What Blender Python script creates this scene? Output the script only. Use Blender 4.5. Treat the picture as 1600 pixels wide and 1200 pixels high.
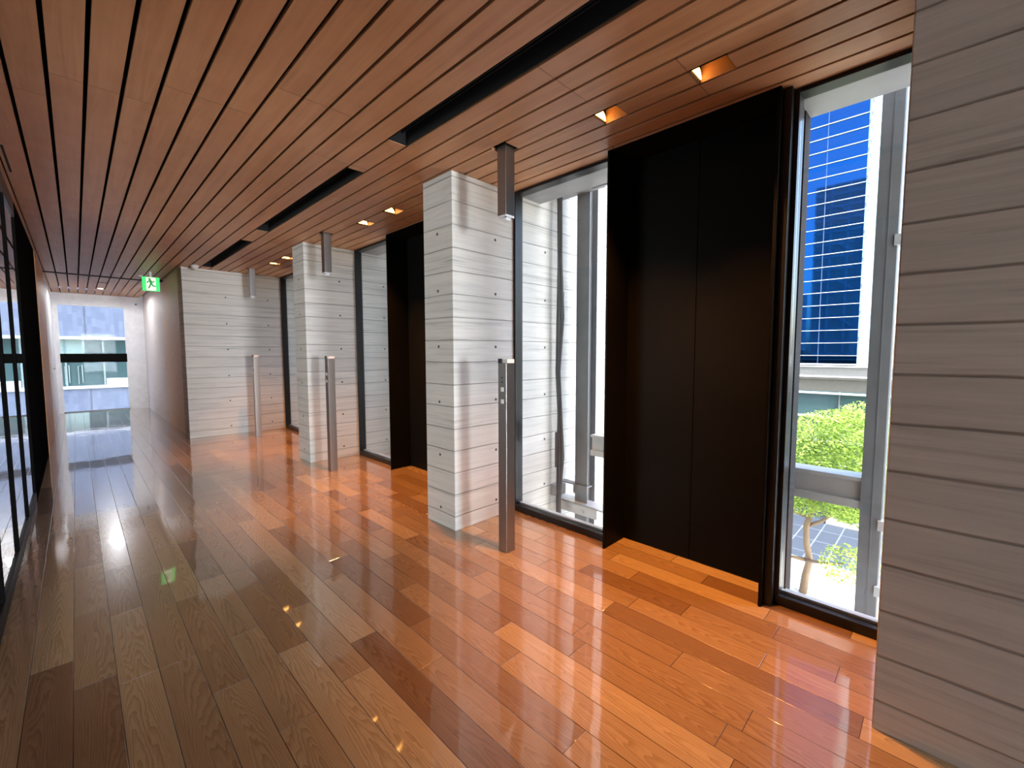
import bpy, bmesh, math, random
from mathutils import Vector, Matrix
random.seed(7)
for o in list(bpy.data.objects): bpy.data.objects.remove(o)
SC = bpy.context.scene; COL = SC.collection
# ------------------------------------------------------------ camera
F_PX, YAW, PITCH, CX, CY = 677.5, -0.7984, -0.0702, 814.7, 597.8
cam_d = bpy.data.cameras.new('camera'); cam = bpy.data.objects.new('camera', cam_d); COL.objects.link(cam)
cam.location = (0, 0, 1.4)
cam.rotation_euler = (math.pi/2 + PITCH, 0, YAW)
cam_d.sensor_fit = 'HORIZONTAL'; cam_d.sensor_width = 36.0; cam_d.lens = F_PX/1600*36
cam_d.shift_x = -(CX-800)/1600; cam_d.shift_y = (CY-600)/1600
cam_d.clip_start = 0.02; cam_d.clip_end = 1000
SC.camera = cam
# ------------------------------------------------------------ world, sun, exposure
W = bpy.data.worlds.new('sky'); SC.world = W; W.use_nodes = True
wn = W.node_tree.nodes; wl = W.node_tree.links
sky = wn.new('ShaderNodeTexSky'); sky.sky_type = 'NISHITA'; sky.sun_disc = False
sky.sun_elevation = math.radians(52); sky.sun_rotation = math.radians(200); sky.air_density = 1.0; sky.dust_density = 3.0; sky.ozone_density = 1.0
bg = wn['Background']; bg.inputs['Strength'].default_value = 0.68
wl.new(sky.outputs[0], bg.inputs['Color'])
sd = bpy.data.lights.new('sun', 'SUN'); sd.energy = 5.0; sd.angle = math.radians(0.53); sd.color = (1, .95, .87)
sun = bpy.data.objects.new('sun', sd); COL.objects.link(sun)
sun.rotation_euler = Vector((-0.3, -0.8, 1.2)).to_track_quat('Z', 'Y').to_euler(); sun.location = (-5, -12, 20)
def area(name, loc, aim, sx, sy, power, col=(1, 1, 1)):
    d = bpy.data.lights.new(name, 'AREA'); d.shape = 'RECTANGLE'; d.size = sx; d.size_y = sy; d.energy = power; d.color = col
    o = bpy.data.objects.new(name, d); COL.objects.link(o); o.location = loc
    o.rotation_euler = (Vector(loc)-Vector(aim)).to_track_quat('Z', 'Y').to_euler(); return o
# added fill lamp behind the camera, standing in for an unseen window
area('fill_behind', (1.15, -11.8, 1.35), (1.15, 0, 1.35), 1.6, 2.5, 780, (.82, .91, 1))
# added fill lamp in the side room, brightening the pier fronts through the glass
area('fill_side', (-4.05, 3.95, 1.45), (0, 3.95, 1.4), 2.8, 2.3, 340, (.93, .96, 1))
SC.view_settings.view_transform = 'Standard'; SC.view_settings.look = 'None'
SC.view_settings.exposure = 1.0; SC.view_settings.gamma = 1.0; SC.view_settings.use_curve_mapping = False

# ------------------------------------------------------------ dimensions
H = 2.745; XC = 2.007; XG = 2.65; XL = -0.32; PER = 2.99; YEND = 14.39; GW = 0.1349; GX0 = -0.031

# ------------------------------------------------------------ node helper
class NT:
    def __init__(s, name):
        s.m = bpy.data.materials.new(name); s.m.use_nodes = True; s.t = s.m.node_tree
        s.b = s.t.nodes['Principled BSDF']; s.out = s.t.nodes['Material Output']
    def n(s, t, **k):
        a = s.t.nodes.new(t)
        for q, v in k.items(): setattr(a, q, v)
        return a
    def put(s, sock, v):
        if isinstance(v, bpy.types.NodeSocket): s.t.links.new(v, sock)
        elif v is not None:
            try: sock.default_value = v
            except Exception: sock.default_value = (*v, 1)
    def M(s, op, a, b=None, c=None):
        d = s.n('ShaderNodeMath', operation=op)
        for i, v in enumerate((a, b, c)): s.put(d.inputs[i], v)
        return d.outputs[0]
    def pos(s):
        g = s.n('ShaderNodeNewGeometry'); x = s.n('ShaderNodeSeparateXYZ'); s.put(x.inputs[0], g.outputs['Position']); return x.outputs
    def vec(s, x, y, z):
        c = s.n('ShaderNodeCombineXYZ'); s.put(c.inputs[0], x); s.put(c.inputs[1], y); s.put(c.inputs[2], z); return c.outputs[0]
    def noise(s, v, scale=1, detail=3, rough=.55, dist=0):
        a = s.n('ShaderNodeTexNoise'); s.put(a.inputs['Vector'], v); s.put(a.inputs['Scale'], scale); s.put(a.inputs['Detail'], detail)
        s.put(a.inputs['Roughness'], rough); s.put(a.inputs['Distortion'], dist); return a.outputs['Fac']
    def rnd(s, a, b=0):
        w = s.n('ShaderNodeTexWhiteNoise', noise_dimensions='3D'); s.put(w.inputs['Vector'], s.vec(a, b, 3.3)); return w.outputs['Value']
    def ramp(s, f, *st):
        r = s.n('ShaderNodeValToRGB'); s.put(r.inputs[0], f); e = r.color_ramp.elements
        while len(e) < len(st): e.new(.5)
        for i, (p, c) in enumerate(st): e[i].position = p; e[i].color = (*c, 1) if len(c) == 3 else c
        return r.outputs[0]
    def mix(s, f, a, b, mode='MIX'):
        m = s.n('ShaderNodeMix', data_type='RGBA', blend_type=mode); s.put(m.inputs[0], f); s.put(m.inputs[6], a); s.put(m.inputs[7], b); return m.outputs[2]
    def remap(s, v, a, b, c, d):
        m = s.n('ShaderNodeMapRange'); 
        for i, q in enumerate((v, a, b, c, d)): s.put(m.inputs[i], q)
        return m.outputs[0]
    def bump(s, h, dist, strength=1.0, nrm=None):
        b = s.n('ShaderNodeBump'); s.put(b.inputs['Height'], h); b.inputs['Distance'].default_value = dist; b.inputs['Strength'].default_value = strength
        if nrm: s.put(b.inputs['Normal'], nrm)
        return b.outputs[0]
    def set(s, **k):
        names = dict(col='Base Color', rough='Roughness', metal='Metallic', spec='Specular IOR Level', coat='Coat Weight', coatr='Coat Roughness', nrm='Normal', emi='Emission Color', emis='Emission Strength', cnrm='Coat Normal', coatior='Coat IOR', aniso='Anisotropic')
        for a, v in k.items(): s.put(s.b.inputs[names[a]], v)
        return s.m
def plain(name, col, rough=.5, metal=0, **k):
    n = NT(name); v = n.noise(n.vec(*n.pos()), 9, 3)
    c = n.mix(n.remap(v, .3, .7, 0, 1), tuple(x*.93 for x in col), tuple(min(1, x*1.05) for x in col))
    return n.set(col=c, rough=rough, metal=metal, **k)
def emit(name, col, s):
    n = NT(name); return n.set(col=(0, 0, 0), emi=col, emis=s, rough=.5)

def concrete(name, base=(.52, .50, .46), z0=0.114, warm=1):
    n = NT(name); x, y, z = n.pos()
    al = n.M('ADD', x, y)
    wob = n.M('MULTIPLY', n.M('SUBTRACT', n.noise(n.vec(al, 0, n.M('MULTIPLY', z, 3)), 2.2, 3), .5), .012)
    zz = n.M('ADD', z, wob)
    q = n.M('DIVIDE', n.M('ADD', zz, 20*.1725-z0), .1725)
    bid = n.M('FLOOR', q); fr = n.M('SUBTRACT', q, bid)
    edge = n.M('MINIMUM', fr, n.M('SUBTRACT', 1, fr))
    r = n.rnd(bid, 1.7)
    side = n.rnd(bid, 5.1)
    grain = n.noise(n.vec(n.M('ADD', n.M('MULTIPLY', al, 1.3), n.M('MULTIPLY', r, 50)), n.M('MULTIPLY', r, 9), n.M('MULTIPLY', z, 34)), 1, 6, .62, .7)
    fine = n.noise(n.vec(n.M('MULTIPLY', al, 6), r, n.M('MULTIPLY', z, 130)), 1, 3, .6)
    blot = n.noise(n.vec(al, r, n.M('MULTIPLY', z, 4)), 1.6, 4)
    c = n.ramp(grain, (.28, tuple(v*.52 for v in base)), (.45, tuple(v*.88 for v in base)), (.6, base), (.8, tuple(min(1, v*1.12) for v in base)))
    c = n.mix(n.remap(fine, .3, .7, 0, .25), c, tuple(v*.75 for v in base))
    c = n.mix(n.remap(side, 0, 1, 0, .32), c, tuple(v*.78 for v in base))
    c = n.mix(n.remap(blot, .45, .75, 0, .35), c, (base[0]*1.12, base[1]*1.1, base[2]*1.05))
    line = n.M('MULTIPLY', n.remap(edge, .008, .035, 1, 0), n.remap(n.noise(n.vec(al, bid, 2), 2.5, 2), .3, .55, .45, 1))
    c = n.mix(n.M('MULTIPLY', line, .72), c, tuple(v*.28 for v in base))
    hgt = n.M('ADD', n.M('ADD', n.M('MULTIPLY', r, .5), n.M('MULTIPLY', grain, .5)), n.M('MULTIPLY', line, -1.2))
    return n.set(col=c, rough=.82, spec=.25, nrm=n.bump(hgt, .0035, .8))

def slat_wood(name):
    n = NT(name); x, y, z = n.pos()
    k = n.M('FLOOR', n.M('DIVIDE', n.M('SUBTRACT', x, GX0), GW))
    g3 = n.M('FLOOR', n.M('DIVIDE', k, 3))
    off = n.M('MULTIPLY', n.rnd(g3, 2), 3.0)
    q = n.M('DIVIDE', n.M('ADD', n.M('ADD', y, off), 30), 2.4); c_ = n.M('FLOOR', q); fr = n.M('SUBTRACT', q, c_)
    r = n.rnd(k, c_); r2 = n.rnd(c_, k)
    gr = n.noise(n.vec(n.M('MULTIPLY', x, 26), n.M('ADD', n.M('MULTIPLY', y, 1.3), n.M('MULTIPLY', r, 40)), n.M('MULTIPLY', r2, 20)), 1, 6, .6, .8)
    ir = n.noise(n.vec(n.M('MULTIPLY', x, 4), n.M('MULTIPLY', y, 5), n.M('MULTIPLY', r, 20)), 1, 2)
    c = n.ramp(gr, (.25, (.33, .155, .068)), (.5, (.43, .21, .097)), (.78, (.52, .275, .135)))
    c = n.mix(n.remap(r2, 0, 1, 0, .4), c, (.38, .165, .08))
    c = n.mix(n.remap(ir, .35, .7, 0, .25), c, (.55, .30, .15))
    j = n.remap(n.M('MINIMUM', fr, n.M('SUBTRACT', 1, fr)), .0005, .0016, 1, 0)
    c = n.mix(n.M('MULTIPLY', j, .7), c, (.05, .02, .01))
    return n.set(col=c, rough=.42, spec=.4, nrm=n.bump(gr, .0006, .5))

def floor_wood(name):
    n = NT(name); x, y, z = n.pos(); BW = .1327
    q = n.M('DIVIDE', n.M('ADD', x, 30*BW-1.649+BW*1), BW); k = n.M('FLOOR', q); fx = n.M('SUBTRACT', q, k)
    ln = n.M('ADD', .62, n.M('MULTIPLY', n.rnd(k, 8), .5))
    q2 = n.M('DIVIDE', n.M('ADD', y, n.M('ADD', 40, n.M('MULTIPLY', n.rnd(k, 2), 5))), ln); c_ = n.M('FLOOR', q2); fy = n.M('SUBTRACT', q2, c_)
    r = n.rnd(k, c_); r2 = n.rnd(c_, n.M('ADD', k, .5))
    sx = n.M('MULTIPLY', n.M('SUBTRACT', fx, .5), .9); sy = n.M('ADD', n.M('MULTIPLY', y, .9), n.M('MULTIPLY', r, 37))
    wob = n.noise(n.vec(n.M('MULTIPLY', sx, 1.5), n.M('MULTIPLY', sy, 1.15), n.M('MULTIPLY', r2, 11)), 1, 2, .5)
    jit = n.noise(n.vec(n.M('MULTIPLY', x, 60), n.M('MULTIPLY', y, 22), r), 1, 2, .5)
    sh = n.M('ADD', sx, n.M('MULTIPLY', n.M('SUBTRACT', n.rnd(c_, n.M('ADD', k, .2)), .5), .5))
    vv = n.M('ADD', n.M('MULTIPLY', n.M('MULTIPLY', sh, sh), 2.6), n.M('ADD', n.M('MULTIPLY', sy, .55), n.M('ADD', n.M('MULTIPLY', wob, 1.3), n.M('MULTIPLY', jit, .07))))
    ring = n.M('FRACT', n.M('MULTIPLY', vv, 12.0))
    pores = n.noise(n.vec(n.M('MULTIPLY', x, 150), n.M('ADD', n.M('MULTIPLY', y, 7), n.M('MULTIPLY', r, 30)), r), 1, 3, .6)
    base = n.ramp(r, (0, (.24, .125, .058)), (.25, (.34, .195, .092)), (.55, (.39, .235, .115)), (.82, (.46, .285, .14)), (1, (.54, .36, .19)))
    dark = n.mix(1.0, base, (.55, .45, .36), 'MULTIPLY')
    c = n.mix(n.remap(ring, .35, 1, 0, .62), base, dark)
    c = n.mix(n.remap(pores, .5, .8, 0, .5), c, dark)
    ex = n.M('MULTIPLY', n.M('MINIMUM', fx, n.M('SUBTRACT', 1, fx)), BW); ey = n.M('MULTIPLY', n.M('MINIMUM', fy, n.M('SUBTRACT', 1, fy)), ln)
    e = n.M('MINIMUM', ex, ey); gap = n.remap(e, .0007, .0022, 1, 0)
    c = n.mix(n.M('MULTIPLY', gap, .85), c, (.03, .012, .006))
    wav = n.noise(n.vec(n.M('MULTIPLY', x, 3), n.M('MULTIPLY', y, 2), 0), 1, 2)
    cup = n.M('MULTIPLY', n.M('POWER', n.M('SUBTRACT', fx, .5), 2), .6)
    h = n.M('ADD', n.M('ADD', n.M('MULTIPLY', wav, 1.3), cup), n.M('MULTIPLY', gap, -.5))
    h = n.M('ADD', h, n.M('MULTIPLY', n.M('MULTIPLY', n.M('SUBTRACT', r2, .5), fy), .5))
    return n.set(col=c, rough=.22, spec=.45, coat=1.0, coatr=.04, coatior=1.65, nrm=n.bump(n.M('ADD', h, n.M('MULTIPLY', pores, .05)), .0016, .9), cnrm=n.bump(h, .0016, .8))

def glass(name, tint=(1, 1, 1), ior=1.5, boost=1.0):
    n = NT(name); n.t.nodes.remove(n.b)
    tr = n.n('ShaderNodeBsdfTransparent'); n.put(tr.inputs[0], tint)
    gl = n.n('ShaderNodeBsdfGlossy'); n.put(gl.inputs['Roughness'], 0.0); n.put(gl.inputs[0], (1, 1, 1))
    lw = n.n('ShaderNodeLayerWeight'); lw.inputs[0].default_value = .5; f0 = ((ior-1)/(ior+1))**2
    f = n.M('MINIMUM', n.M('MULTIPLY', n.M('ADD', f0, n.M('MULTIPLY', n.M('POWER', lw.outputs['Facing'], 5), 1-f0)), boost), 1.0)
    mx = n.n('ShaderNodeMixShader'); n.put(mx.inputs[0], f); n.put(mx.inputs[1], tr.outputs[0]); n.put(mx.inputs[2], gl.outputs[0])
    n.put(n.out.inputs[0], mx.outputs[0]); return n.m

def brushed(name, col=(.62, .60, .58)):
    n = NT(name); x, y, z = n.pos()
    g = n.noise(n.vec(n.M('MULTIPLY', x, 900), n.M('MULTIPLY', y, 900), n.M('MULTIPLY', z, 6)), 1, 2)
    return n.set(col=n.mix(n.remap(g, .3, .7, 0, 1), tuple(v*.9 for v in col), col), metal=1, rough=.36, nrm=n.bump(g, .0002, .3))

def leafy(name, a, b):
    n = NT(name); g = n.n('ShaderNodeNewGeometry'); x = n.n('ShaderNodeSeparateXYZ'); n.put(x.inputs[0], g.outputs['Position'])
    v = n.noise(g.outputs['Position'], 2.6, 3); r = g.outputs['Random Per Island']
    c = n.mix(n.remap(v, .35, .65, 0, 1), a, b); c = n.mix(n.M('MULTIPLY', r, .4), c, (.34, .5, .08))
    d = n.n('ShaderNodeBsdfDiffuse'); n.put(d.inputs[0], c); t = n.n('ShaderNodeBsdfTranslucent'); n.put(t.inputs[0], c)
    m = n.n('ShaderNodeMixShader'); m.inputs[0].default_value = .3; n.put(m.inputs[1], d.outputs[0]); n.put(m.inputs[2], t.outputs[0])
    n.t.nodes.remove(n.b); n.put(n.out.inputs[0], m.outputs[0]); return n.m

def grid_mat(name, base, line, axes, sizes, lw, rough=.6, **k):
    """panels divided by thin joints on two position axes"""
    n = NT(name); p = n.pos(); es = []; ids = []
    for a, s in zip(axes, sizes):
        q = n.M('ADD', n.M('DIVIDE', p['XYZ'.index(a)], s), 200.0); f = n.M('FLOOR', q); fr = n.M('SUBTRACT', q, f); ids.append(f)
        es.append(n.M('MULTIPLY', n.M('MINIMUM', fr, n.M('SUBTRACT', 1, fr)), s))
    e = n.M('MINIMUM', es[0], es[1]) if len(es) > 1 else es[0]
    r = n.rnd(ids[0], ids[-1]); g = n.noise(n.vec(*p), 2.5, 3)
    c = n.mix(r, tuple(v*.88 for v in base), base); c = n.mix(n.remap(g, .35, .65, 0, .3), c, tuple(v*.85 for v in base))
    c = n.mix(n.remap(e, lw*.5, lw, 1, 0), c, line)
    return n.set(col=c, rough=rough, **k)

MT = dict(
    conc=concrete('board_marked_concrete', (.68, .655, .60)), slat=slat_wood('ceiling_wood'), floor=floor_wood('oak_floor'),
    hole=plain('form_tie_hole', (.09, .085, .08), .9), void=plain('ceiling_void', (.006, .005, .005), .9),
    black=plain('black_metal', (.006, .0055, .005), .42, .0, spec=.05), matte=plain('matte_black', (.007, .0065, .0065), .8, .0, spec=.0), frame=plain('black_frame', (.009, .0085, .009), .32, .0, spec=.35),
    glass=glass('window_glass', (.97, .985, .98)), pglass=glass('partition_glass', (.55, .57, .57), 1.65, 1.7),
    eglass=glass('clear_end_glass', (.95, .97, .98), 1.5, .04),
    steel=brushed('brushed_steel', (.34, .31, .29)), lens=plain('white_acrylic', (.80, .82, .84), .25), button=plain('pale_button', (.75, .74, .68), .3, emi=(1, .95, .85), emis=.05),
    darkbtn=plain('dark_inset', (.05, .05, .055), .3),
    white=plain('white_wall', (.80, .79, .80), .6), beige=plain('beige_panel', (.88, .66, .47), .6), pink=plain('plaster_wall', (.74, .66, .62), .6),
    oakp=plain('orange_wood_panel', (.66, .29, .10), .5), gold=NT('lit_reflector').set(col=(.8, .5, .2), emi=(1, .45, .10), emis=8, rough=.3),
    galv=plain('galvanised_steel', (.25, .255, .26), .5, .2), galvl=plain('pale_steel', (.62, .62, .60), .45, .3), cable=plain('cable_black', (.06, .06, .062), .55),
    dark=plain('dark_room', (.02, .02, .022), .9), wplast=plain('white_plastic', (.78, .77, .74), .4),
    green=NT('sign_green').set(col=(.02, .5, .08), emi=(.03, .85, .16), emis=.55), swhite=NT('sign_white').set(col=(.8, .85, .7), emi=(.9, 1, .66), emis=.42),
)

# ------------------------------------------------------------ mesh helpers
class MB:
    def __init__(s): s.bm = bmesh.new(); s.mats = []
    def mi(s, m):
        if m not in s.mats: s.mats.append(m)
        return s.mats.index(m)
    def box(s, x0, x1, y0, y1, z0, z1, m=None, bev=0):
        r = bmesh.ops.create_cube(s.bm, size=1); vs = r['verts']
        bmesh.ops.scale(s.bm, vec=(abs(x1-x0), abs(y1-y0), abs(z1-z0)), verts=vs)
        bmesh.ops.translate(s.bm, vec=((x0+x1)/2, (y0+y1)/2, (z0+z1)/2), verts=vs)
        fs = {f for v in vs for f in v.link_faces}
        if m is not None:
            i = s.mi(m)
            for f in fs: f.material_index = i
        if bev:
            es = list({e for f in fs for e in f.edges})
            bmesh.ops.bevel(s.bm, geom=es, offset=bev, segments=2, profile=.5, affect='EDGES')
        return s
    def quad(s, pts, m=None):
        f = s.bm.faces.new([s.bm.verts.new(p) for p in pts])
        if m is not None: f.material_index = s.mi(m)
        return s
    def prism(s, poly, d, m=None):
        a = [s.bm.verts.new(p) for p in poly]; b = [s.bm.verts.new(Vector(p)+Vector(d)) for p in poly]; i = s.mi(m) if m is not None else 0
        fs = [s.bm.faces.new(a), s.bm.faces.new(b[::-1])]
        for k in range(len(a)): fs.append(s.bm.faces.new((a[k], b[k], b[(k+1) % len(a)], a[(k+1) % len(a)])))
        for f in fs: f.material_index = i
        return s
    def tube(s, pts, rads, seg=8, m=None):
        pts = [Vector(p) for p in pts]; rings = []; i = s.mi(m) if m is not None else 0
        if not hasattr(rads, '__len__'): rads = [rads]*len(pts)
        up = Vector((.3, .2, .93))
        for k, p in enumerate(pts):
            t = (pts[min(k+1, len(pts)-1)]-pts[max(k-1, 0)]).normalized()
            u = t.cross(up); 
            if u.length < .05: u = t.cross(Vector((1, 0, 0)))
            u.normalize(); v = t.cross(u)
            rings.append([s.bm.verts.new(p+(u*math.cos(a)+v*math.sin(a))*rads[k]) for a in [2*math.pi*q/seg for q in range(seg)]])
        for a, b in zip(rings, rings[1:]):
            for q in range(seg):
                f = s.bm.faces.new((a[q], a[(q+1) % seg], b[(q+1) % seg], b[q])); f.material_index = i; f.smooth = True
        for r in (rings[0][::-1], rings[-1]):
            f = s.bm.faces.new(r); f.material_index = i
        return s
    def disc(s, c, nrm, r, t, seg=14, m=None):
        n = Vector(nrm).normalized(); return s.tube([Vector(c)-n*t*.5, Vector(c)+n*t*.5], r, seg, m)
    def build(s, name, mat=None, parent=None, loc=(0, 0, 0)):
        me = bpy.data.meshes.new(name)
        if loc != (0, 0, 0): bmesh.ops.translate(s.bm, vec=-Vector(loc), verts=s.bm.verts)
        bmesh.ops.recalc_face_normals(s.bm, faces=s.bm.faces)
        s.bm.to_mesh(me); s.bm.free()
        for m in (s.mats or [mat]): me.materials.append(m)
        o = bpy.data.objects.new(name, me); COL.objects.link(o); o.location = loc
        if parent: o.parent = parent
        return o
def tag(o, label=None, cat=None, group=None, kind=None):
    if label: o['label'] = label
    if cat: o['category'] = cat
    if group: o['group'] = group
    if kind: o['kind'] = kind
    return o
def empty(name, loc, label=None, cat=None, group=None, kind=None):
    o = bpy.data.objects.new(name, None); COL.objects.link(o); o.location = loc; o.empty_display_size = .1
    return tag(o, label, cat, group, kind)
def part(name, mb, mat, par, label=None):
    """mesh given in world space, parented to an Empty that has only a location"""
    o = mb.build(name, mat, par, tuple(par.location)); o.location = (0, 0, 0)
    if label: o['label'] = label
    return o
def copy_tree(o, parent=None):
    c = o.copy(); COL.objects.link(c); c.parent = parent
    for ch in list(o.children): copy_tree(ch, c)
    return c

# ------------------------------------------------------------ room shell
tag(MB().box(XL-.12, XG+.07, -12.1, YEND+.1, -.12, 0).build('floor', MT['floor']), 'glossy varnished wood plank floor running the length of the corridor', 'floor', kind='structure')
# ceiling: slats with open gaps under a black void
c = MB(); gap = .017
holes = []   # (k, y0, y1) slat pieces left out
SLOTS = [(-1.9, 2.60), (3.195, 5.51), (6.12, 8.45)]
LY = [(.775, .945), (1.355, 1.505)]
LIGHTS = [(a+PER*b, d+PER*b) for b in range(3) for a, d in LY]
POSTY = [2.117, 5.095, 8.10]
for a, b in SLOTS: holes.append((11, a, b))
for a, b in LIGHTS: holes.append((16, a, b))
for p in POSTY: holes.append((15, p-.028, p+.108))
GB = 10.85
for k in range(-3, 20):
    x0 = GX0+GW*k+gap/2; x1 = GX0+GW*(k+1)-gap/2
    if k == -3: x0 = XL-.1
    if k < -1: x1 = GX0+GW*(k+1)-.001 if k == -3 else x1
    hs = sorted([(a, b) for q, a, b in holes if q == k]); y = -12.0
    # the corridor narrows past the last pier
    yend = 9.0 if k >= 9 else YEND
    segs = []
    for a, b in hs+[(yend, yend)]:
        segs.append((y, a)); y = b
    out = []
    for a, b in segs:
        if a < GB < b: out += [(a, GB-.09), (GB+.09, b)]
        else: out.append((a, b))
    for a, b in out:
        if b-a > .01: c.box(x0, x1, a, b, H, H+.022, MT['slat'], bev=.0012)
c.box(XL-.05, 1.3, GB-.09, GB+.09, H-.002, H+.03, MT['void'])
c.box(GX0+GW*20+gap/2, XG+.05, -12.0, 9.0, H, H+.022, MT['slat'])
c.box(XL-.12, XG+.07, -12.1, YEND+.2, H+.16, H+.24, MT['void']); c.box(XG+.05, XG+.072, -12.1, 9.0, H, H+.2, MT['void'])
tag(c.build('ceiling'), 'warm wood slat ceiling with narrow dark gaps', 'ceiling', kind='structure')
# linear recessed slots
for i, (a, b) in enumerate(SLOTS):
    x0 = GX0+GW*11+.004; x1 = GX0+GW*12-.004
    t = empty('ceiling_slot', ((x0+x1)/2, (a+b)/2, H+.02), ['long black recessed slot in the ceiling nearest the camera', 'middle black recessed ceiling slot, left of the nearest freestanding pier top', 'farthest black recessed ceiling slot, ending above the grey concrete end wall'][i], 'ceiling slot', 'black linear slots in the wood ceiling')
    m = MB(); m.box(x0, x0+.003, a, b, H+.005, H+.15); m.box(x1-.003, x1, a, b, H+.005, H+.15); m.box(x0, x1, a, a+.003, H+.005, H+.15); m.box(x0, x1, b-.003, b, H+.005, H+.15)
    part('slot_housing', m, MT['void'], t)
    m = MB()
    for q in range(3): m.box(x0+.02+q*.035, x0+.024+q*.035, a+.01, b-.01, H+.07, H+.11)
    part('air_blade', m, MT['void'], t)

def holes_on(m, pts, nrm):
    for p in pts: m.disc(p, nrm, .0115, .003, 12, MT['hole'])
ZH = [.147, .579, 1.005, 1.443, 1.876, 2.313]
def pier(y0, y1, label, xout=5.2, xin=XC, top=6):
    m = MB(); m.box(xin, XG+.075, y0, y1, 0, H-.001, MT['conc'], bev=.004)
    m.box(XG+.075, xout, y0, y1, -9, top, MT['conc'])
    for z in ZH:
        if xin == XC: holes_on(m, [(xin, (y0+y1)/2, z)], (1, 0, 0))
        holes_on(m, [(2.44, y0, z)], (0, 1, 0))
        holes_on(m, [(q, y0, z) for q in (3.06, 3.7, 4.35)], (0, 1, 0))
    o = m.build('concrete_pier', None, None, ((xin+XG)/2, (y0+y1)/2, 0)); return tag(o, label, 'concrete pier', 'board marked concrete piers')
pier(-2.4, .128, 'dark shaded board-marked concrete pier filling the right edge of the view', xout=2.8, top=3.1)
pier(2.677, 3.057, 'nearest freestanding pale concrete pier with board grain, between two elevator bays')
pier(5.682, 6.062, 'farther slim concrete pier standing left of the black elevator recess')
m = MB(); m.box(1.224, XG+.075, 8.669, 9.05, 0, H-.001, MT['conc'], bev=.004); m.box(XG+.075, 5.2, 8.669, 9.05, -9, 6, MT['conc'])
for z in ZH: holes_on(m, [(1.80, 8.669, z), (2.43, 8.669, z)], (0, 1, 0))
tag(m.build('wall_back'), 'grey board-marked concrete wall closing the elevator lobby', 'wall', kind='structure')
# right wall beyond the lobby
m = MB(); m.box(1.232, 1.33, 9.05, 10.98, 0, H+.1, bev=.003); m.build('wall_right', MT['beige']); tag(bpy.data.objects['wall_right'], kind='structure')
m = MB(); m.box(1.236, 1.33, 10.99, YEND, 0, H+.1); o = m.build('wall_right', MT['pink']); tag(o, kind='structure')
m = MB(); m.box(1.30, 1.5, 9.05, YEND+.2, -.05, H+.2); o = m.build('wall_right', MT['dark']); tag(o, kind='structure')
# end wall with its tall window
wx0, wx1, wz = -.245, .885, 2.485
m = MB(); m.box(XL-.1, wx0, YEND, YEND+.15, 0, H+.1); m.box(wx1, 1.4, YEND, YEND+.15, 0, H+.1); m.box(wx0, wx1, YEND, YEND+.15, wz, H+.1)
tag(m.build('wall_front', MT['white']), kind='structure')
w = empty('window_1', ((wx0+wx1)/2, YEND, 0), 'tall window at the far end of the corridor with a black crossbar', 'window', kind='structure')
m = MB(); m.box(wx0, wx0+.012, YEND+.02, YEND+.09, 0, wz); m.box(wx1-.012, wx1, YEND+.02, YEND+.09, 0, wz); m.box(wx0, wx1, YEND+.02, YEND+.09, wz-.012, wz)
part('window_frame', m, MT['wplast'], w); part('window_sill', MB().box(wx0, wx1, YEND+.01, YEND+.09, 0, .018), MT['frame'], w)
part('crossbar', MB().box(wx0, wx1, YEND+.005, YEND+.06, 1.16, 1.365, bev=.003), MT['matte'], w); part('pane', MB().box(wx0+.01, wx1-.01, YEND+.066, YEND+.074, .015, wz-.01), MT['eglass'], w)
# left side beyond the glass partition
o = MB().box(XL-.12, XL+.006, 8.70, 10.84, 0, H+.1, bev=.002).build('wall_left', MT['oakp']); tag(o, kind='structure')
o = MB().box(XL-.12, XL, 10.85, YEND, 0, H+.1).build('wall_left', MT['white']); tag(o, kind='structure')
# glass partition
P = empty('window_2', (XL, 3, 0), 'black-framed glass partition along the left side of the corridor', 'glass partition', kind='structure')
part('sill', MB().box(XL-.10, XL, -12.0, 6.02, 0, .095, bev=.004), MT['black'], P); part('header', MB().box(XL-.10, XL, -12.0, 6.02, 2.60, H+.1, bev=.004), MT['frame'], P)
part('end_panel', MB().box(XL-.10, XL, 6.02, 8.70, 0, H+.1, bev=.004), MT['matte'], P)
k = 0; yy = 6.0-.85
while yy > -12:
    part('mullion', MB().box(XL-.07, XL, yy-.014, yy+.014, .095, 2.60, bev=.003), MT['matte'], P); yy -= .85
part('pane', MB().box(XL-.018, XL-.011, -12.0, 6.02, .09, 2.61), MT['pglass'], P)
# room behind the glass, with a cross wall added to shade the near pier
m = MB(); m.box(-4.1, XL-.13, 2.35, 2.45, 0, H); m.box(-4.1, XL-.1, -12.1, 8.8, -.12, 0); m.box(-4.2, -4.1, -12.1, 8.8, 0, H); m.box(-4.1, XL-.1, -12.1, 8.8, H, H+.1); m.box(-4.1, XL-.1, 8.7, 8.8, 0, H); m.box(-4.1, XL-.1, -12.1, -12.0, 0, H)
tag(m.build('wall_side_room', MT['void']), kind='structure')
# wall behind the camera on the right; the end behind it stays open
tag(MB().box(XC+.3, XG, -12.1, -2.405, 0, H-.001).build('wall_right', MT['conc']), kind='structure')

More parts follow.
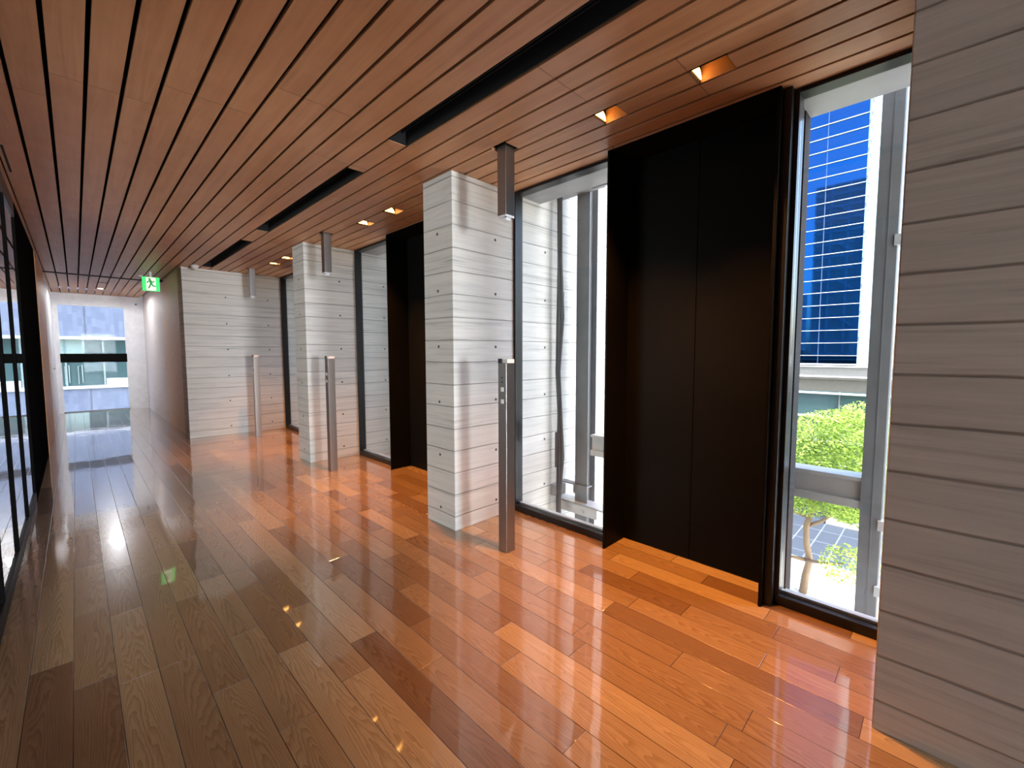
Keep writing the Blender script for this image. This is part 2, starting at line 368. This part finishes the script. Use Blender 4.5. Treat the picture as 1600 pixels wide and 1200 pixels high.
# ------------------------------------------------------------ elevator doors
def elevator(y0, y1, label):
    t = empty('door_1', (2.56, (y0+y1)/2, 0), label, 'elevator door', 'black elevator doors in deep recesses', 'structure')
    for a, b in ((y0-.006, y0+.010), (y1-.010, y1+.006)):
        part('jamb', MB().box(2.559, 2.86, a, b, 0, H+.02, bev=.0015), MT['black'], t)
    part('jamb', MB().box(2.60, 2.86, y0-.012-.035, y0-.006, 0, H+.02, bev=.003), MT['frame'], t)
    part('jamb', MB().box(2.60, 2.86, y1+.006, y1+.03, 0, H+.02, bev=.003), MT['frame'], t)
    ym = (y0+y1)/2
    part('door_panel', MB().box(2.8245, 2.87, y0+.01, ym-.002, .006, H+.05, bev=.0012), MT['black'], t)
    part('door_panel', MB().box(2.8245, 2.87, ym+.002, y1-.01, .006, H+.05, bev=.0012), MT['black'], t)
    part('soffit', MB().box(2.56, 2.88, y0, y1, H-.004, H+.02), MT['matte'], t)
    part('backing', MB().box(2.88, 3.0, y0-.05, y1+.03, -.3, H+.3), MT['dark'], t)
    part('sill', MB().box(XG+.07, 2.88, y0, y1, -.12, 0.0), MT['floor'], t)
    return t
elevator(.663, 1.680, 'nearest tall black two-leaf elevator door, between the bright outdoor window and the shaft window')
elevator(.663+PER, 4.666, 'black elevator door half hidden behind the nearest freestanding concrete pier').name = 'door_2'
elevator(.663+2*PER, 7.656, 'farthest elevator door, hidden behind the slim concrete pier').name = 'door_3'

# ------------------------------------------------------------ windows between piers and doors
def bay_window(n, y0, y1, label):
    t = empty('window_%d' % n, (XG, (y0+y1)/2, 0), label, 'window', kind='structure')
    m = MB(); f = .022
    m.box(XG, XG+.09, y0, y0+f, 0, H+.02, bev=.002); m.box(XG, XG+.09, y1-f, y1, 0, H+.02, bev=.002); m.box(XG, XG+.09, y0+f, y1-f, H-.022, H+.02, bev=.002)
    part('window_frame', m, MT['frame'], t)
    part('window_sill', MB().box(XG-.002, XG+.09, y0+.002, y1-.002, 0, .055, bev=.004), MT['frame'], t)
    part('glazing_bead', MB().box(XG+.05, XG+.075, y0+f, y1-f, .055, .068), MT['galvl'], t)
    part('pane', MB().box(XG+.040, XG+.050, y0+f, y1-f, .05, H-.02), MT['glass'], t)
    return t
bay_window(3, .128, .616, 'narrow floor-to-ceiling window with the bright view of tower and tree')
bay_window(4, 1.716, 2.677, 'floor-to-ceiling shaft window between the nearest elevator door and the pale pier')
bay_window(5, 3.057, 3.606, 'window behind the nearest freestanding pier')
bay_window(6, 4.702, 5.682, 'narrow shaft window beside the slim concrete pier')
bay_window(7, 6.062, 6.596, 'window behind the slim concrete pier')
bay_window(8, 7.692, 8.669, 'farthest shaft window, at the corner with the grey concrete wall')

# ------------------------------------------------------------ call posts and hanging lanterns
pw = .081
def call_post(y, label):
    t = empty('call_post', (XC+.019+pw/2, y+pw/2, 0), label, 'call post', 'elevator call posts standing on the floor')
    x0 = XC+.019
    part('post_body', MB().box(x0, x0+pw, y, y+pw, 0, 1.325, bev=.0015), MT['steel'], t)
    part('post_cap', MB().box(x0+.012, x0+pw-.002, y+.002, y+pw-.012, 1.325, 1.352, bev=.001), MT['lens'], t)
    part('sensor', MB().box(x0, x0+.012, y+pw-.03, y+pw, 1.325, 1.355), MT['darkbtn'], t)
    for z, s in ((1.162, .010), (1.10, .010), (1.17, 0)):
        pass
    for z, s in ((1.145, .0125), (1.062, .0125)):
        part('call_button', MB().box(x0-.003, x0+.002, y+pw*.5-s, y+pw*.5+s, z-s*1.2, z+s*1.2, bev=.001), MT['button'], t)
    for z, s in ((1.225, .006), (1.195, .006)):
        part('indicator', MB().box(x0-.001, x0+.002, y+pw*.5-s, y+pw*.5+s, z-s, z+s), MT['darkbtn'] if y < 8 else MT['button'], t)
    return t
call_post(POSTY[0], 'nearest brushed steel call post, standing in front of the pale freestanding pier')
call_post(POSTY[1], 'middle brushed steel call post, in front of the slim pier')
call_post(POSTY[2], 'farthest steel call post, in front of the grey concrete end wall')
def lantern(y, label):
    t = empty('hanging_lantern', (XC+.019+pw/2, y+pw/2, 2.31), label, 'hanging lantern', 'elevator lanterns hanging from the ceiling')
    x0 = XC+.019
    part('lantern_body', MB().box(x0, x0+pw, y, y+pw, 2.31, H+.15, bev=.0015), MT['steel'], t)
    part('lens', MB().box(x0+.001, x0+pw-.001, y+.001, y+pw-.001, 2.296, 2.31, bev=.001), MT['lens'], t)
    part('lens', MB().box(x0+.018, x0+pw-.018, y+.018, y+pw-.018, 2.279, 2.296, bev=.001), MT['lens'], t)
    for a in (x0+.004, x0+pw-.017): part('sensor', MB().box(a, a+.013, y+.004, y+.017, 2.293, 2.2965), MT['darkbtn'], t)
    return t
lantern(POSTY[0], 'nearest steel lantern hanging from the ceiling above the nearest call post')
lantern(POSTY[1], 'middle steel lantern hanging from the ceiling in front of the slim pier')
lantern(POSTY[2], 'farthest steel lantern hanging from the ceiling before the grey end wall')

# ------------------------------------------------------------ downlights
LL = ['downlight nearest the camera, in front of the nearest elevator door', 'second nearest downlight, toward the shaft window end of the nearest elevator door',
      'nearer downlight of the pair above the half hidden elevator door', 'farther downlight of the pair above the half hidden elevator door',
      'nearer downlight of the farthest pair, beside the slim pier top', 'farthest lit downlight in the wood ceiling']
for i, (a, b) in enumerate(LIGHTS):
    x0 = GX0+GW*16+.003; x1 = GX0+GW*17-.001; ym = (a+b)/2
    t = empty('recessed_downlight', ((x0+x1)/2, ym, H+.06), 'square ' + LL[i], 'downlight', 'warm downlights in front of the elevator doors')
    m = MB(); m.box(x0, x0+.002, a, b, H+.002, H+.15); m.box(x0, x1, a, a+.002, H+.002, H+.15); m.box(x0, x1, b-.002, b, H+.002, H+.15); m.box(x0, x1, a, b, H+.148, H+.15)
    part('housing', m, MT['void'], t)
    part('trim', MB().box(x1-.003, x1, a, b, H+.001, H+.15), MT['slat'], t)
    # half-round lit reflector on the far side of the opening
    m = MB(); cx = (x0+x1)/2; pts = [(cx+.054*math.cos(q), b-.004, H+.012+.05*math.sin(q)) for q in [math.pi*s/14 for s in range(15)]]
    m.prism(pts, (0, -.004, 0)); part('reflector', m, MT['gold'], t, 'glowing amber reflector')
    d = bpy.data.lights.new('downlight_lamp', 'SPOT'); d.energy = 135; d.color = (1, .40, .09); d.spot_size = math.radians(78); d.spot_blend = .9; d.shadow_soft_size = .03
    l = bpy.data.objects.new('downlight_lamp', d); COL.objects.link(l); l.parent = t; l.location = (0, 0, -.055)
    l.rotation_euler = Vector((-.06, 0, 1)).to_track_quat('Z', 'Y').to_euler()

# ------------------------------------------------------------ exit sign
t = empty('exit_sign', (.945, 9.6, 2.54), 'green emergency exit sign with a running figure hanging under the ceiling', 'exit sign')
part('sign_housing', MB().box(.832, 1.058, 9.603, 9.63, 2.425, 2.655, bev=.003), MT['green'], t)
part('mounting', MB().box(.79, .84, 9.60, 9.63, 2.655, 2.668), MT['wplast'], t); part('mounting', MB().box(.93, .96, 9.60, 9.62, 2.655, H+.01), MT['wplast'], t)
part('sign_face', MB().box(.882, 1.008, 9.600, 9.604, 2.432, 2.648), MT['swhite'], t)
def limb(m, pts, w):
    for (a, b), (c_, d_) in zip(pts, pts[1:]):
        v = Vector((c_-a, d_-b)); v.normalize(); n_ = Vector((-v.y, v.x))*w/2; v = v*w*.3
        P4 = [(a-v.x+n_.x, b-v.y+n_.y), (c_+v.x+n_.x, d_+v.y+n_.y), (c_+v.x-n_.x, d_+v.y-n_.y), (a-v.x-n_.x, b-v.y-n_.y)]
        m.prism([(p[0], 9.600, p[1]) for p in P4], (0, -.002, 0))
m = MB(); ox, oz, s = .882, 2.432, .126
f_ = lambda l: [(ox+a*s, oz+b*s) for a, b in l]
m.disc((ox+.36*s, 9.599, oz+1.50*s), (0, 1, 0), .017, .002)
limb(m, f_([(.42, 1.30), (.52, .92)]), .034); limb(m, f_([(.45, 1.28), (.20, 1.18), (.12, .98)]), .016); limb(m, f_([(.48, 1.26), (.72, 1.12), (.84, 1.24)]), .016)
limb(m, f_([(.50, .92), (.38, .62), (.24, .30)]), .020); limb(m, f_([(.54, .92), (.70, .62), (.95, .60)]), .020)
part('running_figure', m, NT('figure_green').set(col=(.01, .22, .06), emi=(.01, .3, .08), emis=.4), t, 'green running figure pictogram')
# ceiling fittings
t = empty('dome_sensor', (1.36, 8.40, H), 'small white ceiling dome just before the grey concrete wall', 'ceiling sensor')
m = MB(); m.tube([(1.36, 8.40, H), (1.36, 8.40, H-.03)], .052, 20); m.tube([(1.36, 8.40, H-.03), (1.36, 8.40, H-.05), (1.36, 8.40, H-.058)], [.046, .036, .012], 20); part('dome_body', m, MT['wplast'], t)
t = empty('security_camera', (1.10, YEND, 2.56), 'tiny black-eyed fitting on the white end wall right of the far window', 'wall fitting')
part('wall_plate', MB().box(1.06, 1.14, YEND-.01, YEND, 2.36, 2.62, bev=.002), MT['white'], t); part('camera_eye', MB().disc((1.10, YEND-.016, 2.57), (0, 1, 0), .022, .015), MT['darkbtn'], t)
part('sensor', MB().box(1.085, 1.115, YEND-.014, YEND-.008, 2.46, 2.475), MT['galvl'], t); part('sensor', MB().box(1.085, 1.115, YEND-.014, YEND-.008, 2.40, 2.41), MT['galvl'], t)
t = empty('round_ceiling_lamp', (.50, 12.8, H), 'small lit round lamp in the ceiling before the end window', 'ceiling lamp')
part('lamp_lens', MB().disc((.44, 12.9, H-.004), (0, 0, 1), .04, .008, 18), emit('lamp_glow', (1, .62, .35), 6), t)
d = bpy.data.lights.new('ceiling_lamp', 'SPOT'); d.energy = 34; d.color = (.92, .95, 1); d.spot_size = math.radians(175); d.spot_blend = .25; d.shadow_soft_size = .04
l = bpy.data.objects.new('ceiling_lamp', d); COL.objects.link(l); l.location = (.44, 12.9, H-.03)
o = MB().box(.37, .52, 11.75, 11.82, H-.002, H+.004).build('ceiling_vent', MT['void']); tag(o, 'small dark slot in the ceiling boards near the far end', 'vent')
o = MB().box(-.275, -.262, 4.46, 5.07, H-.002, H+.004).build('ceiling_slit', MT['void']); tag(o, 'short dark slit in the ceiling beside the left glass partition', 'slit')
t = empty('door_handle', (XL+.01, 12.0, 1.1), 'small handle plate on the white wall left of the end window', 'handle')
part('plate', MB().box(XL, XL+.012, 11.97, 12.03, 1.0, 1.2, bev=.002), MT['galvl'], t); part('lever', MB().box(XL+.012, XL+.05, 11.99, 12.06, 1.08, 1.10, bev=.002), MT['darkbtn'], t)

# ------------------------------------------------------------ outside, next to the glass
for a, b, w_ in ((.128, .62, 'narrow window with the tower view'), (1.72, 2.677, 'nearest shaft window'), (3.057, 3.61, 'window behind the nearest freestanding pier'), (4.70, 5.682, 'shaft window beside the slim pier'), (6.062, 6.6, 'window behind the slim pier'), (7.69, 8.669, 'farthest shaft window')):
    o = MB().box(2.745, 2.99, a, b, H-.015, 3.1).build('exterior_lintel', MT['galv']); tag(o, 'grey exterior lintel above the ' + w_, 'lintel')
for a, b in ((.128, 2.677), (3.057, 5.682), (6.062, 8.669)):
    o = MB().box(2.745, 2.90, a, b, -.25, -.01).build('exterior_ledge', MT['galvl']); tag(o, 'pale metal ledge outside the glass %s' % ('of the nearest bay' if a < 1 else 'between the two piers' if a < 4 else 'of the farthest bay'), 'ledge')
for q, dy in enumerate((0, PER, 2*PER)):
    g = ['nearest', 'middle', 'farthest'][q]
    X = 3.3
    t = empty('guide_rail_post', (X, 2.42+dy, -9), 'grey steel guide post with brackets outside the %s shaft window' % g, 'steel post')
    m = MB(); m.box(X, X+.006, 2.352+dy, 2.495+dy, -9, 9); m.box(X+.006, X+.14, 2.42+dy-.004, 2.42+dy+.004, -9, 9); m.box(X+.134, X+.14, 2.36+dy, 2.49+dy, -9, 9); part('post_body', m, MT['galv'], t)
    m = MB(); m.box(X-.10, X-.092, 2.20+dy, 2.67+dy, 2.85, 3.12); m.box(X-.092, X+.01, 2.20+dy, 2.67+dy, 2.84, 2.86)
    m.box(X-.13, X-.10, 2.05+dy, 2.24+dy, 2.80, 3.02)
    for yb in (2.30, 2.52): m.disc((X-.105, yb+dy, 2.98), (1, 0, 0), .022, .03, 6)
    part('head_bracket', m, MT['galv'], t)
    m = MB(); m.box(X-.02, X-.012, 2.34+dy, 2.50+dy, .05, .14); m.box(X-.012, X+.06, 2.34+dy, 2.76-.09+dy, .125, .135); m.box(X-.15, X-.012, 2.60+dy, 2.67+dy, .02, .12)
    part('foot_bracket', m, MT['galv'], t)
    m = MB(); m.box(X-.06, X+.10, 1.9+dy, 2.67+dy, -.045, -.03, bev=.001); m.box(X-.06, X-.05, 2.2+dy, 2.67+dy, -.13, -.03); m.box(X-.06, X-.05, 1.9+dy, 2.12+dy, -.11, -.03)
    for yb in (2.36, 2.52): m.disc((X-.065, yb+dy, -.09), (1, 0, 0), .018, .02, 6)
    part('foot_beam', m, MT['galvl'], t)
    # travelling cable
    t = empty('travelling_cable', (3.25, 2.63+dy, 2), 'bundle of dark cables looping down outside the %s shaft window' % g, 'cable')
    for j, (dx, r) in enumerate(((0, .016), (.024, .012), (-.022, .010))):
        pts = [(3.28, 3.02, 2.98), (3.27, 2.98, 2.91), (3.26, 2.90, 2.88), (3.25, 2.80, 2.92), (3.24, 2.74, 3.0), (3.24, 2.68, 3.0), (3.25, 2.645, 2.92), (3.25, 2.635, 2.75), (3.25, 2.64, 2.2), (3.25, 2.625, 1.7), (3.25, 2.645, 1.2), (3.25, 2.63, .8), (3.25, 2.615, .4), (3.25, 2.63, 0), (3.25, 2.63, -1.5)]
        pts = [(p[0]-.09, min(p[1], 2.66)-.055 + dx*(1+.6*math.sin(i*2.1+j)) + dy, p[2]+abs(dx)*.7) for i, p in enumerate(pts)]
        # the first loop hangs just in front of the pier face
        part('cable', MB().tube(pts, r, 8), MT['cable'], t)
    part('cable_sleeve', MB().box(3.15, 3.18, 2.60+dy, 2.625+dy, .30, .64, bev=.004), MT['cable'], t)
    m = MB(); m.tube([(3.22, 2.60+dy, 1.98), (3.22, 2.58+dy, 1.95), (3.22, 2.585+dy, 1.91), (3.22, 2.61+dy, 1.90)], .004, 6); part('cable_hook', m, MT['galv'], t)
    # outer frame in front of the bright window
    Y0 = dy
    t = empty('mullion_column', (3.3, .27+Y0, -9), 'tall grey steel column outside %s' % ('the bright window, beside the dark pier' if q == 0 else 'the %s bay' % g), 'steel column')
    m = MB(); m.box(3.26, 3.27, .222+Y0, .322+Y0, -9, 9); m.box(3.27, 3.42, .312+Y0, .322+Y0, -9, 9); m.box(3.27, 3.42, .222+Y0, .232+Y0, -9, 9); m.box(3.255, 3.262, .262+Y0, .268+Y0, -9, 9); m.box(3.41, 3.42, .232+Y0, .312+Y0, -9, 9)
    part('column_body', m, MT['galv'], t)
    m = MB(); m.box(3.30, 3.34, .198+Y0, .212+Y0, -9, 9); part('guide_rail', m, MT['galvl'], t)
    for z in (2.0, .35, -.05): part('rail_clip', MB().box(3.24, 3.30, .185+Y0, .235+Y0, z, z+.06, bev=.002), MT['galvl'], t)
    t = empty('cross_beam', (3.35, .9+Y0, .54), 'pale grey horizontal steel beam outside %s' % ('the bright window, across the tree' if q == 0 else 'the %s bay' % g), 'steel beam')
    m = MB(); m.box(3.27, 3.42, .322+Y0, 2.30+Y0, .62, .642, bev=.001); m.box(3.30, 3.32, .322+Y0, 2.30+Y0, .50, .62); m.box(3.27, 3.42, .322+Y0, 2.30+Y0, .45, .50, bev=.001)
    part('beam_body', m, MT['galvl'], t)

# our own building around and above the corridor, unseen but it shades the shaft
m = MB(); m.box(-9, 2.9, -12.5, 9.2, 3.15, 10.5); m.box(-9, 5.2, 9.2, YEND+.25, 3.15, 26); m.box(-9, -4.25, -12.5, YEND+.25, -9, 3.15); m.box(-9, 2.6, -12.5, YEND+.25, -9, -.4); m.box(-4.25, XL-.15, 8.9, YEND+.25, -.4, 3.15); m.box(1.55, 5.2, 9.1, YEND+.25, -9, 3.15)
tag(m.build('building_mass', MT['conc']), kind='structure')

# ------------------------------------------------------------ view past the end window
def facade_stone():
    n = NT('pale_blue_stone'); x, y, z = n.pos()
    q = n.M('DIVIDE', n.M('ADD', x, 50), .14); k = n.M('FLOOR', q); q2 = n.M('ADD', n.M('DIVIDE', n.M('ADD', z, 50), .34), n.rnd(k, 1)); c_ = n.M('FLOOR', q2)
    r = n.rnd(k, c_); e = n.M('MINIMUM', n.M('MULTIPLY', n.M('SUBTRACT', q, k), .14), n.M('MULTIPLY', n.M('SUBTRACT', q2, c_), .34))
    c = n.mix(r, (.20, .235, .325), (.26, .30, .40)); c = n.mix(n.remap(e, .004, .012, .4, 0), c, (.2, .22, .28))
    return n.set(col=c, rough=.6)
t = empty('office_building', (.5, 26, -9), 'pale blue tiled building seen through the end window', 'building')
st = facade_stone()
m = MB(); m.box(-12, 14, 26, 30, 2.03, 16); m.box(-12, 14, 26, 30, -9, -.14); part('facade', m, st, t)
part('window_band', MB().box(-12, 14, 26.25, 26.3, -.1, 2.0), NT('teal_glass').set(col=(.07, .13, .13), rough=.25, spec=.1), t)
part('window_sill', MB().box(-12, 14, 25.9, 26.3, -.14, -.03), MT['white'], t); part('window_lintel', MB().box(-12, 14, 25.9, 26.3, 1.93, 2.05), MT['white'], t)
m = MB()
for i in range(-6, 8):
    m.box(.34+i*1.6-.014, .34+i*1.6+.014, 25.985, 26.02, 2.05, 16); m.box(.38+i*1.6-.014, .38+i*1.6+.014, 25.985, 26.02, -9, -.14)
part('panel_joint', m, plain('joint_dark', (.16, .17, .2), .8), t)
pm = plain('pale_mullion', (.3, .4, .4), .5)
for i in range(-2, 3): part('window_mullion', MB().box(.85+i*1.15-.03, .85+i*1.15+.03, 26.18, 26.25, -.05, 1.95), pm, t)
part('interior_blind', MB().box(-.45, .28, 26.20, 26.22, 1.05, 1.93), plain('pale_blind', (.42, .55, .50), .8), t)
part('interior_counter', MB().box(.9, 1.7, 26.12, 26.24, -.03, .26), MT['white'], t)
for px in (-.34, .05):
    m = MB(); m.tube([(px, 26.21, .05), (px, 26.21, .8), (px+.12, 26.21, .85), (px+.12, 26.21, .1)], .015, 6); part('interior_rail', m, plain('rail_pale', (.5, .6, .55), .5), t)

# ------------------------------------------------------------ city view through the bright window
tw = NT('tower_glass'); tw.set(col=(.007, .052, .17), metal=1, rough=.03)
t = empty('glass_tower', (66, 25, -9), 'blue mirrored office tower with thin white floor lines', 'tower')
part('curtain_wall', MB().box(60, 92, 6.92, 60, -9, 75), tw.m, t)
wl_ = plain('white_fin', (.58, .60, .60), .5)
m = MB(); z = -7.6
while z < 74:
    m.box(59.85, 60.0, 6.8, 60, z, z+.06); z += 1.43
part('floor_line', m, wl_, t)
m = MB()
for i in range(1, 14): m.box(59.96, 60, 6.92+i*3.6-.04, 6.92+i*3.6+.04, -9, 75)
part('vertical_joint', m, plain('fin_dark', (.05, .09, .2), .4), t)
m = MB(); z = -7.6; m.box(59.9, 92, 6.78, 6.92, -9, 75)
part('side_cladding', m, grid_mat('pale_cladding', (.22, .36, .40), (.10, .14, .18), 'XZ', (7, 2.86), .3), t)
pb = part('facade_louvre', MB().box(59.9, 61.2, 6.65, 6.78, -7.6, -7.05), plain('pale_balcony', (.36, .37, .38), .5), t)
for i in range(1, 57):
    c2 = pb.copy(); COL.objects.link(c2); c2.parent = t; c2.location = (0, 0, 1.43*i)
# building that the tower mirrors, across the street behind our own
t = empty('mirrored_block', (-34, 21, -9), 'dark office block with pale bracing, seen only as a reflection in the tower', 'building')
part('block_body', MB().box(-42, -30, 13, 28.6, -9, 48), plain('block_grey', (.7, .6, .5), .6), t)
m = MB(); z = -6
while z < 48:
    m.box(-29.98, -29.8, 13, 28.6, z, z+.35); z += 3.4
for y in (13.2, 17, 20.5, 24.5, 28.2): m.box(-29.98, -29.8, y, y+.35, -9, 48)
for zz in (36, 26, 16, 6): m.prism([(-29.9, 15, zz), (-29.9, 15.5, zz), (-29.9, 23.5, zz+6), (-29.9, 23, zz+6)], (.2, 0, 0))
part('bracing', m, plain('brace_pale', (.9, .9, .9), .6), t)
# viaduct band
t = empty('viaduct', (26, 10, -2), 'grey concrete elevated road band behind the tree', 'viaduct')
part('parapet', MB().box(26, 26.4, -12, 45, .05, .70), plain('parapet_concrete', (.20, .195, .18), .8), t)
part('rail', MB().box(25.9, 26.2, -12, 45, .76, .83), wl_, t); part('rail', MB().box(25.9, 26.3, -12, 45, .66, .72), wl_, t)
part('edge_strip', MB().box(25.85, 26.2, -12, 45, .16, .22), wl_, t)
part('girder', MB().box(26.1, 33, -12, 45, -.55, .14), plain('girder_brown', (.13, .12, .10), .9), t)
# low glazed building
t = empty('glass_pavilion', (36, 10, -9), 'dark teal glazed low building behind the tree', 'building')
part('glazing', MB().box(35, 45, -12, 45, -9, -.5), NT('pavilion_glass').set(col=(.05, .12, .13), rough=.15, spec=.8), t)
m = MB()
for z in (-1.4, -3.0, -4.6, -6.2): m.box(34.8, 35, -12, 45, z, z+.12)
part('transom', m, wl_, t)
m = MB()
for i in range(24): m.box(34.9, 35, -12+i*2.4, -11.94+i*2.4, -9, -.5)
part('mullion', m, MT['galv'], t)
# far row on the street to the right of the tower
o = MB().box(48, 56, -14, 5.5, -9, 1.0).build('far_building', plain('far_white', (.80, .82, .84), .7)); tag(o, 'low white building at the foot of the tower', 'building')
# ground
g = MB(); g.box(2.9, 120, -60, 120, -9.2, -9.0); tag(g.build('ground', grid_mat('plaza_paving', (.64, .62, .58), (.4, .39, .37), 'XY', (.6, .6), .02)), 'pale paved plaza below the windows', 'ground', kind='structure')
GZ = -7.5
g = MB(); g.box(5.4, 21.6, -20, 30, -9.0, GZ); tag(g.build('terrace', grid_mat('sunlit_paving', (.72, .70, .66), (.5, .49, .46), 'XY', (.9, .9), .02)), 'sunlit pale paved terrace under the tree', 'paving', kind='structure')  # pale stone colour stands in for the sunlit part of the ground
g = MB(); g.box(21.6, 34.5, -20, 30, -9.0, GZ-.01); tag(g.build('walkway', grid_mat('shaded_blue_pavers', (.055, .075, .11), (.16, .19, .24), 'XY', (1.6, .8), .035)), 'blue grey paver walkway beyond the tree, coloured dark for shade', 'paving', kind='structure')  # blue-grey pavers, with the shade beyond the tree put into their dark colour
t = empty('planter', (28.3, 3.1, GZ), 'low planter bed with clipped green ground cover on the walkway', 'planter')
part('planter_kerb', MB().box(26.8, 29.8, 2.2, 4.0, GZ, GZ+.18), MT['conc'], t)
LEAF = leafy('leaf_green', (.09, .20, .025), (.55, .66, .20)); LEAF2 = leafy('hedge_green', (.05, .14, .03), (.12, .25, .05))
def leaves(m, n, cen, rad, size, hollow=.55, rs=None):
    for _ in range(n):
        while True:
            v = Vector((random.uniform(-1, 1), random.uniform(-1, 1), random.uniform(-1, 1)))
            if hollow < v.length <= 1: break
        p = Vector(cen)+Vector((v.x*rad[0], v.y*rad[1], v.z*rad[2])); s = size*random.uniform(.6, 1.3)
        a = Vector((random.gauss(0, 1), random.gauss(0, 1), random.gauss(0, .5))).normalized(); b = a.cross(Vector((random.gauss(0, .5), random.gauss(0, .5), 1))).normalized()
        m.quad([p-a*s, p-b*s*.45, p+a*s, p+b*s*.45])
m = MB(); leaves(m, 1500, (28.3, 3.1, GZ+.35), (1.4, .8, .25), .09, .2); o = part('ground_cover', m, LEAF2, t); o['kind'] = 'stuff'
o = MB()
for i in range(16): o.box(31.2, 33.4, 1.0+i*.18, 1.09+i*.18, GZ-.01, GZ+.03)
tag(o.build('drain_grate', plain('grate_dark', (.06, .07, .09), .5)), 'dark slatted grate panel on the walkway', 'grate')
BARK = plain('pale_bark', (.20, .145, .095), .85)
def tree(base, top, label, clumps, branches, rt=.115, n=9000, size=.06):
    t = empty('tree', base, label, 'tree')
    b = Vector(base); e = Vector(top); m = MB(); N = 9
    pts = [b.lerp(e, i/N)+Vector((.10*math.sin(i*1.3), .10*math.cos(i*1.7), 0))*(i > 0) for i in range(N+1)]
    m.tube(pts, [rt*(1.15-.7*i/N) for i in range(N+1)], 10)
    for br in branches: m.tube([Vector(p) for p in br], [max(.02, .075*(1-i/len(br))) for i in range(len(br))], 7)
    part('trunk', m, BARK, t)
    m = MB(); tot = sum(c[1][0]*c[1][1]*c[1][2] for c in clumps)
    for cen, rad in clumps: leaves(m, int(n*rad[0]*rad[1]*rad[2]/tot)+60, cen, rad, size)
    o = part('crown', m, LEAF, t); o['kind'] = 'stuff'; return t
tree((18.4, 3.34, GZ), (17.9, 3.0, -1.5), 'large bright green tree with pale trunk behind the steel beam',
     [((17.2, 2.3, -1.75), (2.4, 1.8, 1.3)), ((16.6, 1.4, -1.25), (1.9, 1.5, 1.2)), ((17.2, 3.5, -2.7), (1.8, 1.1, 1.2)), ((17.4, 3.2, -3.3), (1.8, 1.6, .8)), ((17.0, 1.8, -3.3), (1.6, 1.0, .7)), ((17.6, .2, -1.9), (1.7, 1.2, 1.2)), ((16.6, 2.0, -5.3), (.9, .62, .62)), ((17.2, 1.3, -5.0), (.7, .5, .5)), ((17.4, 3.9, -3.7), (.9, .4, .6))],
     [[(18.35, 3.3, -4.6), (17.9, 3.9, -4.3), (17.6, 4.5, -4.6), (17.4, 4.9, -5.0)], [(18.3, 3.25, -4.9), (17.9, 2.8, -4.5), (17.6, 2.3, -3.9), (17.4, 1.7, -3.5), (17.2, 1.0, -3.2)], [(18.3, 3.25, -6.2), (17.9, 2.9, -6.0), (17.4, 2.4, -5.7), (16.9, 2.0, -5.4)], [(18.3, 3.3, -6.2), (18.0, 3.8, -6.1), (17.8, 4.2, -6.6), (17.7, 4.3, -7.1)],
      [(18.1, 3.2, -4.0), (17.9, 2.6, -3.5), (17.9, 2.2, -3.0)], [(18.1, 3.2, -3.4), (17.6, 3.8, -2.7), (17.2, 4.2, -2.2)]], n=34000)
tree((20.2, 4.95, GZ), (20.0, 4.9, -2.5), 'second tree with a thin pale trunk at the left edge of the bright window',
     [((19.8, 6.1, -2.6), (1.6, 1.4, 1.4)), ((19.9, 5.5, -4.3), (.8, .8, .8))], [[(20.1, 4.9, -4.2), (19.8, 5.3, -3.6), (19.6, 5.6, -3.0)]], rt=.13, n=8000)
tree((12.6, -.4, GZ), (12.4, -.3, -2.5), 'green tree half hidden behind the steel column at the right',
     [((12.4, .1, -2.2), (1.5, .75, 1.6)), ((12.6, -.3, -4.6), (1.2, .7, 1.3))], [[(12.5, -.4, -4.2), (12.4, 0, -3.6), (12.3, .2, -3.0)]], rt=.12, n=8000)
